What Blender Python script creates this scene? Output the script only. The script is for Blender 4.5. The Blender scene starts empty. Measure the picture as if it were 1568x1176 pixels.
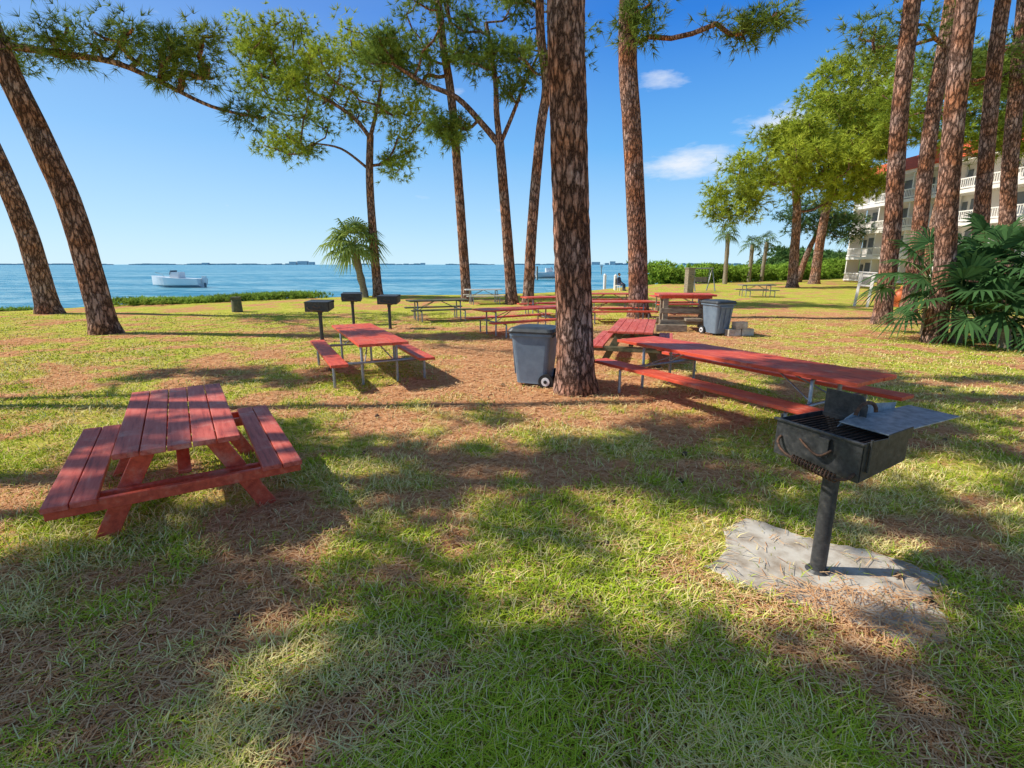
import bpy, math, random
import numpy as np
from mathutils import Vector, Matrix
random.seed(5); rng=np.random.default_rng(7)
D=bpy.data; S=bpy.context.scene; COL=S.collection

# ---------------------------------------------------------------- camera
cam=D.cameras.new("camera"); co=D.objects.new("camera",cam); COL.objects.link(co)
co.location=(0,0,2); co.rotation_euler=(math.radians(90)-math.atan(183/780),0,0)
cam.lens=36*780/1568; cam.sensor_width=36; cam.clip_start=.05; cam.clip_end=20000
S.camera=co

# ---------------------------------------------------------------- light
EL=math.radians(42); tr=Vector((math.cos(EL)*.997,-math.cos(EL)*.07,-math.sin(EL))).normalized()
sl=D.lights.new("sun",'SUN'); sl.energy=5.0; sl.angle=math.radians(.5); sl.color=(1,.95,.85)
so=D.objects.new("sun",sl); COL.objects.link(so); so.rotation_euler=tr.to_track_quat('-Z','Y').to_euler()
w=D.worlds.new("World"); S.world=w; w.use_nodes=True
N=w.node_tree.nodes; L=w.node_tree.links; N.clear()
def nd(T,t,**k):
    n=T.new(t)
    for a,b in k.items(): setattr(n,a,b)
    return n
sky=nd(N,'ShaderNodeTexSky',sky_type='NISHITA',sun_disc=False,sun_elevation=EL,sun_rotation=math.radians(-94),air_density=1.0,dust_density=.3,ozone_density=2.5)
hs=nd(N,'ShaderNodeHueSaturation'); hs.inputs['Saturation'].default_value=1.25
L.new(sky.outputs[0],hs.inputs['Color'])
tc=nd(N,'ShaderNodeTexCoord'); mp=nd(N,'ShaderNodeMapping'); mp.inputs['Scale'].default_value=(6,6,20)
L.new(tc.outputs['Generated'],mp.inputs['Vector'])
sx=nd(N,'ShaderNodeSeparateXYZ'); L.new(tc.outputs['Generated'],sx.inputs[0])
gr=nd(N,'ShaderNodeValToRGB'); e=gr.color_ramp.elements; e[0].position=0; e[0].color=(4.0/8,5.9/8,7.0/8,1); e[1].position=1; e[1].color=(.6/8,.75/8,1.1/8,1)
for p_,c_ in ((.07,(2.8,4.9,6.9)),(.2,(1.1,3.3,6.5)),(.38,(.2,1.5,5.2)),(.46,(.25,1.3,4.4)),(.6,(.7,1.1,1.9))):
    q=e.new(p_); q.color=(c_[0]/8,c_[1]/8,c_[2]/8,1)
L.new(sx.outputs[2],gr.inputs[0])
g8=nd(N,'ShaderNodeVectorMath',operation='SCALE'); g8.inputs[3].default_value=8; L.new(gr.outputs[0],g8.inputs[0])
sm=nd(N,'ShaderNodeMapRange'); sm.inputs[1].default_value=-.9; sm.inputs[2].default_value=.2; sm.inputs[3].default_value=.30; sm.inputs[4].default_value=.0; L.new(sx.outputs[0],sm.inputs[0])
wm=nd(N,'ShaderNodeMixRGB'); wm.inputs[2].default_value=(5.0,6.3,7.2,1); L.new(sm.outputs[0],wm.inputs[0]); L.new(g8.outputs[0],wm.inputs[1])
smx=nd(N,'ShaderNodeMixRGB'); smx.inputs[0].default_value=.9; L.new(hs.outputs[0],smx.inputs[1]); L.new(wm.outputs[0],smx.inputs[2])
nz=nd(N,'ShaderNodeTexNoise'); nz.inputs['Scale'].default_value=1.3; nz.inputs['Detail'].default_value=8; nz.inputs['Roughness'].default_value=.6
L.new(mp.outputs[0],nz.inputs['Vector'])
cover=None
for (dx,dy,dz),rad in (((.36,1.074,.20),.14),((.285,1.106,.345),.10),((.53,1.09,.27),.15),((.70,1.06,.33),.12)):
    v=Vector((dx,dy,dz)).normalized()
    sb=nd(N,'ShaderNodeVectorMath',operation='SUBTRACT'); L.new(tc.outputs['Generated'],sb.inputs[0]); sb.inputs[1].default_value=v
    sc=nd(N,'ShaderNodeVectorMath',operation='MULTIPLY'); L.new(sb.outputs[0],sc.inputs[0]); sc.inputs[1].default_value=(1,1,2.8)
    ln=nd(N,'ShaderNodeVectorMath',operation='LENGTH'); L.new(sc.outputs[0],ln.inputs[0])
    mr=nd(N,'ShaderNodeMapRange'); mr.inputs[1].default_value=0; mr.inputs[2].default_value=rad; mr.inputs[3].default_value=.36; mr.inputs[4].default_value=0
    L.new(ln.outputs['Value'],mr.inputs[0])
    if cover is None: cover=mr.outputs[0]
    else:
        m=nd(N,'ShaderNodeMath',operation='MAXIMUM'); L.new(cover,m.inputs[0]); L.new(mr.outputs[0],m.inputs[1]); cover=m.outputs[0]
ad=nd(N,'ShaderNodeMath',operation='ADD'); L.new(cover,ad.inputs[0]); L.new(nz.outputs[0],ad.inputs[1])
m2=nd(N,'ShaderNodeMapRange'); m2.inputs[1].default_value=.68; m2.inputs[2].default_value=.98; m2.inputs[4].default_value=.85
L.new(ad.outputs[0],m2.inputs[0])
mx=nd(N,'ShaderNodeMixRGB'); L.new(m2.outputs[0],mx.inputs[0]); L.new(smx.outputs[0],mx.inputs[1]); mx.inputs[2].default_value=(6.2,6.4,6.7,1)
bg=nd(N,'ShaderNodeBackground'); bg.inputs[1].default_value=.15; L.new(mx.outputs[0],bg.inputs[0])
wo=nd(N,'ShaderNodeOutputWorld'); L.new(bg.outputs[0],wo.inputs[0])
S.view_settings.view_transform='Standard'; S.view_settings.look='None'; S.view_settings.exposure=0

# ---------------------------------------------------------------- materials
def newmat(name):
    m=D.materials.new(name); m.use_nodes=True; n=m.node_tree.nodes; n.clear()
    return m,n,m.node_tree.links
def ramp(n,stops):
    r=n.new('ShaderNodeValToRGB'); e=r.color_ramp.elements
    while len(e)>1: e.remove(e[-1])
    e[0].position=stops[0][0]; e[0].color=(*stops[0][1],1)
    for p,c in stops[1:]:
        x=e.new(p); x.color=(*c,1)
    return r
def surf(name,stops,scale=(3,3,3),nscale=2,rough=.7,bump=.2,metal=0,detail=6,fine=None,spec=.5,bdist=.01,wear=None):
    m,n,l=newmat(name)
    t=n.new('ShaderNodeTexCoord'); mp=n.new('ShaderNodeMapping'); mp.inputs['Scale'].default_value=scale
    l.new(t.outputs['Object'],mp.inputs[0])
    a=n.new('ShaderNodeTexNoise'); a.inputs['Scale'].default_value=nscale; a.inputs['Detail'].default_value=detail; a.inputs['Roughness'].default_value=.65
    l.new(mp.outputs[0],a.inputs['Vector'])
    r=ramp(n,stops); l.new(a.outputs[0],r.inputs[0]); colo=r.outputs[0]
    b=n.new('ShaderNodeBsdfPrincipled'); b.inputs['Roughness'].default_value=rough; b.inputs['Metallic'].default_value=metal
    b.inputs['Specular IOR Level'].default_value=spec
    if wear:
        w1=n.new('ShaderNodeTexNoise'); w1.inputs['Scale'].default_value=2.3; w1.inputs['Detail'].default_value=9; w1.inputs['Roughness'].default_value=.75; l.new(t.outputs['Object'],w1.inputs['Vector'])
        wr=ramp(n,[(.54,(0,0,0)),(.66,(.75,.75,.75))]); l.new(w1.outputs[0],wr.inputs[0])
        wm_=n.new('ShaderNodeMixRGB'); l.new(wr.outputs[0],wm_.inputs[0]); l.new(colo,wm_.inputs[1]); wm_.inputs[2].default_value=(*wear,1); colo=wm_.outputs[0]
    l.new(colo,b.inputs['Base Color'])
    if bump:
        bp=n.new('ShaderNodeBump'); bp.inputs['Strength'].default_value=bump; bp.inputs['Distance'].default_value=bdist
        l.new(a.outputs[0],bp.inputs['Height']); l.new(bp.outputs[0],b.inputs['Normal'])
    o=n.new('ShaderNodeOutputMaterial'); l.new(b.outputs[0],o.inputs[0])
    return m
M={}
M['red']=surf('weathered_red_paint',[(.3,(.34,.045,.028)),(.45,(.64,.10,.06)),(.6,(.72,.15,.10)),(.75,(.75,.28,.20))],(14,1.1,14),2.2,.55,.5,bdist=.004,wear=(.74,.34,.26))
M['red2']=surf('bright_red_paint',[(.3,(.52,.05,.025)),(.55,(.78,.105,.045)),(.75,(.80,.20,.11))],(9,2,9),2.2,.5,.3,bdist=.004,wear=(.74,.28,.18))
M['grey_wood']=surf('grey_wood',[(.3,(.13,.12,.11)),(.7,(.34,.32,.29))],(12,1.2,12),2,.8,.4)
M['green_wood']=surf('greenish_timber',[(.3,(.06,.07,.035)),(.7,(.2,.18,.1))],(4,4,4),2,.85,.4)
M['white_wood']=surf('pale_paint',[(.3,(.5,.5,.48)),(.7,(.75,.75,.72))],(4,2,4),2,.6,.2)
M['timber']=surf('weathered_timber',[(.3,(.16,.12,.08)),(.7,(.42,.35,.25))],(3,3,9),2,.85,.5)
M['galv']=surf('galvanised_steel',[(.35,(.28,.30,.32)),(.7,(.48,.50,.52))],(6,6,6),4,.45,.1,.7)
M['black']=surf('black_grill_paint',[(.35,(.028,.029,.031)),(.6,(.07,.07,.07)),(.8,(.17,.13,.09))],(5,5,5),5,.45,.35,.1,bdist=.003)
M['steel']=surf('sooty_steel',[(.3,(.16,.18,.20)),(.55,(.36,.39,.42)),(.75,(.52,.54,.56))],(5,5,5),4,.42,.2,.25,bdist=.003)
M['rust']=surf('rusty_rod',[(.3,(.03,.022,.02)),(.7,(.18,.09,.05))],(9,9,9),6,.7,.3,.3)
M['bin']=surf('grey_blue_plastic',[(.3,(.14,.19,.25)),(.7,(.21,.28,.35))],(2,2,2),3,.5,.1)
M['binlid']=surf('dark_plastic',[(.3,(.028,.034,.04)),(.7,(.06,.07,.08))],(2,2,2),3,.45,.1)
M['rubber']=surf('rubber',[(.3,(.01,.01,.01)),(.7,(.03,.03,.03))],(2,2,2),3,.8,.1)
M['conc']=surf('concrete',[(.28,(.26,.18,.11)),(.42,(.44,.37,.29)),(.55,(.60,.54,.45)),(.75,(.72,.67,.58))],(1,1,1),5.5,.9,.25,detail=14,bdist=.005)
M['white']=surf('cream_render',[(.3,(.86,.80,.75)),(.7,(.93,.88,.83))],(1,1,1),1,.8,.1)
M['roof']=surf('red_roof_tiles',[(.3,(.60,.07,.03)),(.7,(.8,.15,.06))],(1,1,6),3,.7,.4)
M['glass']=surf('dark_window',[(.3,(.10,.12,.14)),(.7,(.20,.23,.26))],(.6,.6,.6),1,.12,0)
M['orange']=surf('orange_paint',[(.3,(.6,.12,.03)),(.7,(.8,.2,.05))],(2,2,2),2,.5,.1)
M['hull']=surf('white_gelcoat',[(.3,(.74,.76,.78)),(.7,(.85,.86,.87))],(1,1,1),1,.25,0)
M['skin']=surf('skin',[(.3,(.42,.24,.16)),(.7,(.5,.3,.2))],(3,3,3),3,.6,0)
M['cloth']=surf('navy_cloth',[(.3,(.03,.04,.08)),(.7,(.07,.09,.16))],(6,6,6),3,.9,.2)
M['hair']=surf('dark_hair',[(.3,(.02,.014,.01)),(.7,(.05,.035,.02))],(6,6,6),6,.8,.2)
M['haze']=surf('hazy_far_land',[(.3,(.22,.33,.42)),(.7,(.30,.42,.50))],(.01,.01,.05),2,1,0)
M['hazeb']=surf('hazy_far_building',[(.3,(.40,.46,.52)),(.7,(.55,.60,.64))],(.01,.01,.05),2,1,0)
M['cone']=surf('pine_cone',[(.3,(.05,.028,.016)),(.7,(.16,.09,.05))],(30,30,30),3,.9,.6)

def barkmat(name,sc,warm=1.0):
    m,n,l=newmat(name)
    t=n.new('ShaderNodeTexCoord'); mp=n.new('ShaderNodeMapping'); mp.inputs['Scale'].default_value=(sc,sc,sc*.30)
    l.new(t.outputs['Object'],mp.inputs[0])
    d=n.new('ShaderNodeTexNoise'); d.inputs['Scale'].default_value=2.2; d.inputs['Detail'].default_value=6; d.inputs['Roughness'].default_value=.7
    l.new(mp.outputs[0],d.inputs['Vector'])
    mixv=n.new('ShaderNodeVectorMath'); mixv.operation='MULTIPLY_ADD'; l.new(d.outputs['Color'],mixv.inputs[0]); mixv.inputs[1].default_value=(1.1,1.1,1.1); l.new(mp.outputs[0],mixv.inputs[2])
    v=n.new('ShaderNodeTexVoronoi'); v.feature='DISTANCE_TO_EDGE'; v.inputs['Scale'].default_value=1.5; l.new(mixv.outputs[0],v.inputs['Vector'])
    v2=n.new('ShaderNodeTexVoronoi'); v2.inputs['Scale'].default_value=1.5; l.new(mixv.outputs[0],v2.inputs['Vector'])
    cr=ramp(n,[(0,(.0,.0,.0)),(.07,(.35,.35,.35)),(.22,(1,1,1))]); l.new(v.outputs['Distance'],cr.inputs[0])
    nf=n.new('ShaderNodeTexNoise'); nf.inputs['Scale'].default_value=6; nf.inputs['Detail'].default_value=10; nf.inputs['Roughness'].default_value=.75
    l.new(mp.outputs[0],nf.inputs['Vector'])
    pc=ramp(n,[(.30,(.11,.062,.045)),(.45,(.40*warm,.225,.155)),(.56,(.54*warm,.33,.235)),(.72,(.68,.54,.43))]); l.new(nf.outputs[0],pc.inputs[0])
    hsv=n.new('ShaderNodeHueSaturation'); l.new(pc.outputs[0],hsv.inputs['Color'])
    sep=n.new('ShaderNodeSeparateColor'); l.new(v2.outputs['Color'],sep.inputs[0])
    mr=n.new('ShaderNodeMapRange'); mr.inputs[3].default_value=.75; mr.inputs[4].default_value=1.3; l.new(sep.outputs[0],mr.inputs[0]); l.new(mr.outputs[0],hsv.inputs['Value'])
    bn=n.new('ShaderNodeTexNoise'); bn.inputs['Scale'].default_value=1.3; l.new(t.outputs['Object'],bn.inputs['Vector'])
    m9=n.new('ShaderNodeMapRange'); m9.inputs[1].default_value=.35; m9.inputs[2].default_value=.65; m9.inputs[3].default_value=.75; m9.inputs[4].default_value=1.25; l.new(bn.outputs[0],m9.inputs[0]); l.new(m9.outputs[0],hsv.inputs['Saturation'])
    mm=n.new('ShaderNodeMixRGB'); l.new(cr.outputs[0],mm.inputs[0]); mm.inputs[1].default_value=(.055,.03,.022,1); l.new(hsv.outputs[0],mm.inputs[2])
    hh=n.new('ShaderNodeMath'); hh.operation='MULTIPLY_ADD'; l.new(nf.outputs[0],hh.inputs[0]); hh.inputs[1].default_value=.9; l.new(cr.outputs[0],hh.inputs[2])
    bp=n.new('ShaderNodeBump'); bp.inputs['Strength'].default_value=.9; bp.inputs['Distance'].default_value=.025; l.new(hh.outputs[0],bp.inputs['Height'])
    b=n.new('ShaderNodeBsdfDiffuse'); l.new(mm.outputs[0],b.inputs['Color']); l.new(bp.outputs[0],b.inputs['Normal'])
    o=n.new('ShaderNodeOutputMaterial'); l.new(b.outputs[0],o.inputs[0]); return m
M['bark']=barkmat('pine_bark',8,1.1); M['barkfar']=barkmat('pine_bark_coarse',6,1.05)

def leafmat(name,trans=.35):
    m,n,l=newmat(name)
    a=n.new('ShaderNodeAttribute'); a.attribute_name='Col'
    d=n.new('ShaderNodeBsdfDiffuse'); l.new(a.outputs['Color'],d.inputs[0]); o=n.new('ShaderNodeOutputMaterial')
    if trans:
        t=n.new('ShaderNodeBsdfTranslucent'); mx=n.new('ShaderNodeMixShader'); mx.inputs[0].default_value=trans
        l.new(a.outputs['Color'],t.inputs[0]); l.new(d.outputs[0],mx.inputs[1]); l.new(t.outputs[0],mx.inputs[2]); l.new(mx.outputs[0],o.inputs[0])
    else: l.new(d.outputs[0],o.inputs[0])
    return m
M['leaf']=leafmat('leaf_surface',.3); M['straw']=leafmat('dry_needles',0); M['blade']=leafmat('grass_blades',0)

# ---------------------------------------------------------------- mesh builders
class MB:
    def __init__(s): s.v=[];s.f=[];s.m=[];s.sm=[]
    def add(s,vs,fs,m,smooth=False):
        o=len(s.v); s.v+= [tuple(x) for x in vs]
        for f in fs: s.f.append(tuple(i+o for i in f)); s.m.append(m); s.sm.append(smooth)
    def box(s,c,sz,m=0,R=None,taper=1.0):
        hx,hy,hz=[a/2 for a in sz]; vs=[]
        for z in (-1,1):
            k=taper if z<0 else 1
            for x,y in ((-1,-1),(1,-1),(1,1),(-1,1)):
                p=Vector((x*hx*k,y*hy*k,z*hz))
                if R is not None: p=R@p
                vs.append(p+Vector(c))
        s.add(vs,[(3,2,1,0),(4,5,6,7),(0,1,5,4),(1,2,6,5),(2,3,7,6),(3,0,4,7)],m)
    def beam(s,p,q,wd,ht,m=0,side=None):
        p=Vector(p);q=Vector(q); d=(q-p); ln=d.length; d.normalize()
        sd=Vector(side) if side else d.cross(Vector((0,0,1)))
        if sd.length<1e-3: sd=Vector((1,0,0))
        sd=(sd-d*sd.dot(d)).normalized(); up=sd.cross(d)
        R=Matrix((sd,d,up)).transposed()
        s.box((p+q)/2,(wd,ln,ht),m,R)
    def tube(s,pts,rad,n=8,m=0,cap=True,wob=0):
        pts=[Vector(p) for p in pts]; k=len(pts)
        if not hasattr(rad,'__len__'): rad=[rad]*k
        vs=[];fs=[]; ref=Vector((.31,.95,.05))
        for i in range(k):
            d=(pts[min(i+1,k-1)]-pts[max(i-1,0)]).normalized()
            a=d.cross(ref); 
            if a.length<.2: a=d.cross(Vector((1,0,0.1)))
            a.normalize(); b=d.cross(a)
            for j in range(n):
                t=2*math.pi*j/n; r=rad[i]*(1+(random.uniform(-wob,wob) if wob else 0))
                vs.append(pts[i]+a*math.cos(t)*r+b*math.sin(t)*r)
        for i in range(k-1):
            for j in range(n):
                fs.append((i*n+j,i*n+(j+1)%n,(i+1)*n+(j+1)%n,(i+1)*n+j))
        s.add(vs,fs,m,True)
        if cap:
            s.add(vs[:n],[tuple(range(n))[::-1]],m); s.add(vs[-n:],[tuple(range(n))],m)
    def sphere(s,c,r,m=0,n=12,k=8):
        vs=[];fs=[]
        for i in range(k+1):
            ph=math.pi*i/k
            for j in range(n):
                t=2*math.pi*j/n; vs.append((c[0]+r[0]*math.sin(ph)*math.cos(t),c[1]+r[1]*math.sin(ph)*math.sin(t),c[2]+r[2]*math.cos(ph)))
        for i in range(k):
            for j in range(n): fs.append((i*n+j,(i+1)*n+j,(i+1)*n+(j+1)%n,i*n+(j+1)%n))
        s.add(vs,fs,m,True)
    def obj(s,name,mats,loc=(0,0,0),rz=0,bevel=0,parent=None):
        me=D.meshes.new(name); me.from_pydata(s.v,[],s.f)
        for a in mats: me.materials.append(M[a])
        me.polygons.foreach_set('material_index',s.m); me.polygons.foreach_set('use_smooth',s.sm); me.update()
        o=D.objects.new(name,me); COL.objects.link(o); o.location=loc; o.rotation_euler=(0,0,rz)
        if bevel:
            b=o.modifiers.new('bevel','BEVEL'); b.width=bevel; b.segments=2; b.limit_method='ANGLE'; b.angle_limit=math.radians(50)
        if parent: o.parent=parent
        return o
def nmesh(name,verts,faces_n,idx,mat,cols=None,parent=None):
    me=D.meshes.new(name); nv=len(verts); nf=len(idx)//faces_n
    me.vertices.add(nv); me.vertices.foreach_set('co',verts.astype(np.float32).ravel())
    me.loops.add(len(idx)); me.loops.foreach_set('vertex_index',idx.astype(np.int32))
    me.polygons.add(nf); me.polygons.foreach_set('loop_start',np.arange(0,len(idx),faces_n,dtype=np.int32)); me.polygons.foreach_set('loop_total',np.full(nf,faces_n,dtype=np.int32))
    me.update(calc_edges=True)
    if cols is not None:
        ca=me.color_attributes.new('Col','FLOAT_COLOR','POINT')
        ca.data.foreach_set('color',np.concatenate([cols,np.ones((nv,1))],1).astype(np.float32).ravel())
    me.materials.append(mat); o=D.objects.new(name,me); COL.objects.link(o)
    if parent: o.parent=parent
    return o
def empty(name,loc=(0,0,0)):
    e=D.objects.new(name,None); COL.objects.link(e); e.location=loc; e.empty_display_size=.2; return e

# ---------------------------------------------------------------- noise
def h2(x,y,s): 
    a=np.sin(x*127.1+y*311.7+s*74.7)*43758.5453; return a-np.floor(a)
def vn(x,y,s=0):
    xi=np.floor(x);yi=np.floor(y);fx=x-xi;fy=y-yi; fx=fx*fx*(3-2*fx);fy=fy*fy*(3-2*fy)
    return (h2(xi,yi,s)*(1-fx)+h2(xi+1,yi,s)*fx)*(1-fy)+(h2(xi,yi+1,s)*(1-fx)+h2(xi+1,yi+1,s)*fx)*fy
def fbm(x,y,s=0,o=4):
    r=0;a=.5
    for i in range(o): r=r+a*vn(x*2**i,y*2**i,s+i*3.1); a*=.5
    return r/(1-.5**o)
def sst(a,b,x):
    t=np.clip((x-a)/(b-a),0,1); return t*t*(3-2*t)
def straw_mask(x,y):
    n=fbm(x*1.1+3,y*1.1,1); n2=fbm(x*2.7,y*2.7,9)
    s=sst(.44,.66,.55*n+.45*n2)*.8
    s=s+.85*np.exp(-(((x-.8)/2.1)**2+((y-8.2)/1.5)**2))
    s=s+.65*np.exp(-(((x+.6)/1.7)**2+((y-11.5)/3.2)**2))
    s=s+.75*np.exp(-(((x-3.5)/3.8)**2+((y-14)/3.6)**2))
    s=s+.5*np.exp(-(((x-13)/6)**2+((y-20)/3.5)**2))
    s=s+.6*np.exp(-(((x-2.15)/.8)**2+((y-2.45)/.55)**2))
    s=s+.25*np.exp(-(((x-1.5)/2.8)**2+((y-5.)/1.2)**2))
    s=s+.2*np.exp(-(((x+1.6)/2.0)**2+((y-2.6)/.9)**2))
    return np.clip(s*(.5+1.0*n2),0,1)
SX=[-400,-60,-30,-22.1,-20.3,-17.1,-14.4,-8,-1.5,6,14.8,24,57,200,3000]
SY=[-200,0,16,23,26.1,28.4,31.2,34.8,35.3,40.7,54.4,61,84,170,900]
def yshore(x): return np.interp(x,SX,SY)
def gz(x,y):
    d=y-yshore(x)
    return (fbm(x*.5,y*.5,4)-.5)*.08*np.clip((y-.5)/4,0,1)-1.5*sst(-.3,4,d)
def gz1(x,y): return float(gz(np.array([float(x)]),np.array([float(y)]))[0])

# ---------------------------------------------------------------- ground
def axis(lo,hi,c,fine,grow):
    a=[c];st=fine
    while a[-1]<hi: a.append(a[-1]+st); st=max(fine,grow*(a[-1]-c))
    b=[c];st=fine
    while b[-1]>lo: b.append(b[-1]-st); st=max(fine,grow*(c-b[-1]))
    return np.array(sorted(set(a+b)))
gx=axis(-400,3000,0,.12,.022); gy=axis(-200,1500,2,.1,.014)
GX,GY=np.meshgrid(gx,gy); GZ=gz(GX,GY); st=straw_mask(GX,GY)
nx,ny=len(gx),len(gy)
V=np.stack([GX.ravel(),GY.ravel(),GZ.ravel()],1)
ii=(np.arange(ny-1)[:,None]*nx+np.arange(nx-1)[None,:]).ravel()
idx=np.stack([ii,ii+1,ii+nx+1,ii+nx],1).ravel()
cols=np.stack([st.ravel(),st.ravel()*0,sst(-1,1.2,(GY-yshore(GX))).ravel()],1)
m,n,l=newmat('lawn')
at=n.new('ShaderNodeAttribute'); at.attribute_name='Col'; sp=n.new('ShaderNodeSeparateColor'); l.new(at.outputs['Color'],sp.inputs[0])
t=n.new('ShaderNodeTexCoord')
def noise(sc,de=6,ro=.65):
    a=n.new('ShaderNodeTexNoise'); a.inputs['Scale'].default_value=sc; a.inputs['Detail'].default_value=de; a.inputs['Roughness'].default_value=ro; l.new(t.outputs['Object'],a.inputs['Vector']); return a
n1=noise(14,8,.75); n2=noise(1.1,5); n3=noise(60,4,.8)
g1=ramp(n,[(.3,(.14,.16,.022)),(.45,(.42,.42,.06)),(.56,(.68,.61,.15)),(.7,(.84,.74,.30))]); l.new(n1.outputs[0],g1.inputs[0])
g2=ramp(n,[(.35,(.70,.85,.48)),(.65,(1.15,1.05,1.05))]); l.new(n2.outputs[0],g2.inputs[0])
mu=n.new('ShaderNodeMixRGB'); mu.blend_type='MULTIPLY'; mu.inputs[0].default_value=.8; l.new(g1.outputs[0],mu.inputs[1]); l.new(g2.outputs[0],mu.inputs[2])
s1=ramp(n,[(.3,(.26,.10,.045)),(.5,(.64,.31,.145)),(.7,(.84,.55,.32))]); l.new(n1.outputs[0],s1.inputs[0])
mk=n.new('ShaderNodeMath'); mk.operation='MULTIPLY_ADD'; l.new(n3.outputs[0],mk.inputs[0]); mk.inputs[1].default_value=.7; l.new(sp.outputs[0],mk.inputs[2])
mk2=n.new('ShaderNodeMapRange'); mk2.inputs[1].default_value=.5; mk2.inputs[2].default_value=1.0; l.new(mk.outputs[0],mk2.inputs[0])
mm=n.new('ShaderNodeMixRGB'); l.new(mk2.outputs[0],mm.inputs[0]); l.new(mu.outputs[0],mm.inputs[1]); l.new(s1.outputs[0],mm.inputs[2])
m5=n.new('ShaderNodeMixRGB'); l.new(sp.outputs[2],m5.inputs[0]); l.new(mm.outputs[0],m5.inputs[1]); m5.inputs[2].default_value=(.25,.22,.16,1)
bp=n.new('ShaderNodeBump'); bp.inputs['Strength'].default_value=.6; bp.inputs['Distance'].default_value=.04; l.new(n1.outputs[0],bp.inputs['Height'])
b=n.new('ShaderNodeBsdfDiffuse'); l.new(m5.outputs[0],b.inputs['Color']); l.new(bp.outputs[0],b.inputs['Normal'])
o=n.new('ShaderNodeOutputMaterial'); l.new(b.outputs[0],o.inputs[0])
go=nmesh('ground',V,4,idx,m,cols); go.data.polygons.foreach_set('use_smooth',[True]*len(go.data.polygons))

# water
m,n,l=newmat('sea_water')
t=n.new('ShaderNodeTexCoord'); mp=n.new('ShaderNodeMapping'); mp.inputs['Scale'].default_value=(.35,1.3,1); l.new(t.outputs['Object'],mp.inputs[0])
a=n.new('ShaderNodeTexNoise'); a.inputs['Scale'].default_value=1.0; a.inputs['Detail'].default_value=7; a.inputs['Roughness'].default_value=.6; l.new(mp.outputs[0],a.inputs['Vector'])
a2=n.new('ShaderNodeTexNoise'); a2.inputs['Scale'].default_value=.05; a2.inputs['Detail'].default_value=8; l.new(mp.outputs[0],a2.inputs['Vector'])
ad=n.new('ShaderNodeMath'); ad.operation='MULTIPLY_ADD'; l.new(a2.outputs[0],ad.inputs[0]); ad.inputs[1].default_value=.6; l.new(a.outputs[0],ad.inputs[2])
r=ramp(n,[(.66,(.015,.19,.33)),(.78,(.05,.32,.47)),(.88,(.32,.55,.62))]); l.new(ad.outputs[0],r.inputs[0])
b=n.new('ShaderNodeBsdfPrincipled'); b.inputs['Roughness'].default_value=.3; b.inputs['IOR'].default_value=1.2; b.inputs['Specular IOR Level'].default_value=.3
l.new(r.outputs[0],b.inputs['Base Color'])
bp=n.new('ShaderNodeBump'); bp.inputs['Strength'].default_value=1; bp.inputs['Distance'].default_value=.5; l.new(a.outputs[0],bp.inputs['Height']); l.new(bp.outputs[0],b.inputs['Normal'])
o=n.new('ShaderNodeOutputMaterial'); l.new(b.outputs[0],o.inputs[0]); M['water']=m
wb=MB(); wb.add([(-9000,-300,-.62),(9000,-300,-.62),(9000,12000,-.62),(-9000,12000,-.62)],[(0,1,2,3)],0); wb.obj('sea_water',['water'])

# far land
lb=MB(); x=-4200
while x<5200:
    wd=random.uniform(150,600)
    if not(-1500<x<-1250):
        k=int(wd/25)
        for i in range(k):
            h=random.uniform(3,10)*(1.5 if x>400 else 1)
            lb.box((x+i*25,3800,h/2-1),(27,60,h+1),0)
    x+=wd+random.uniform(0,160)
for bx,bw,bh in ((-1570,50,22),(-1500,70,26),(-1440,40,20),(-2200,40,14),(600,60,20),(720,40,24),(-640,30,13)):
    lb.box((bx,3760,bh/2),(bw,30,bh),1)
lb.obj('background_land',['haze','hazeb'])

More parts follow.
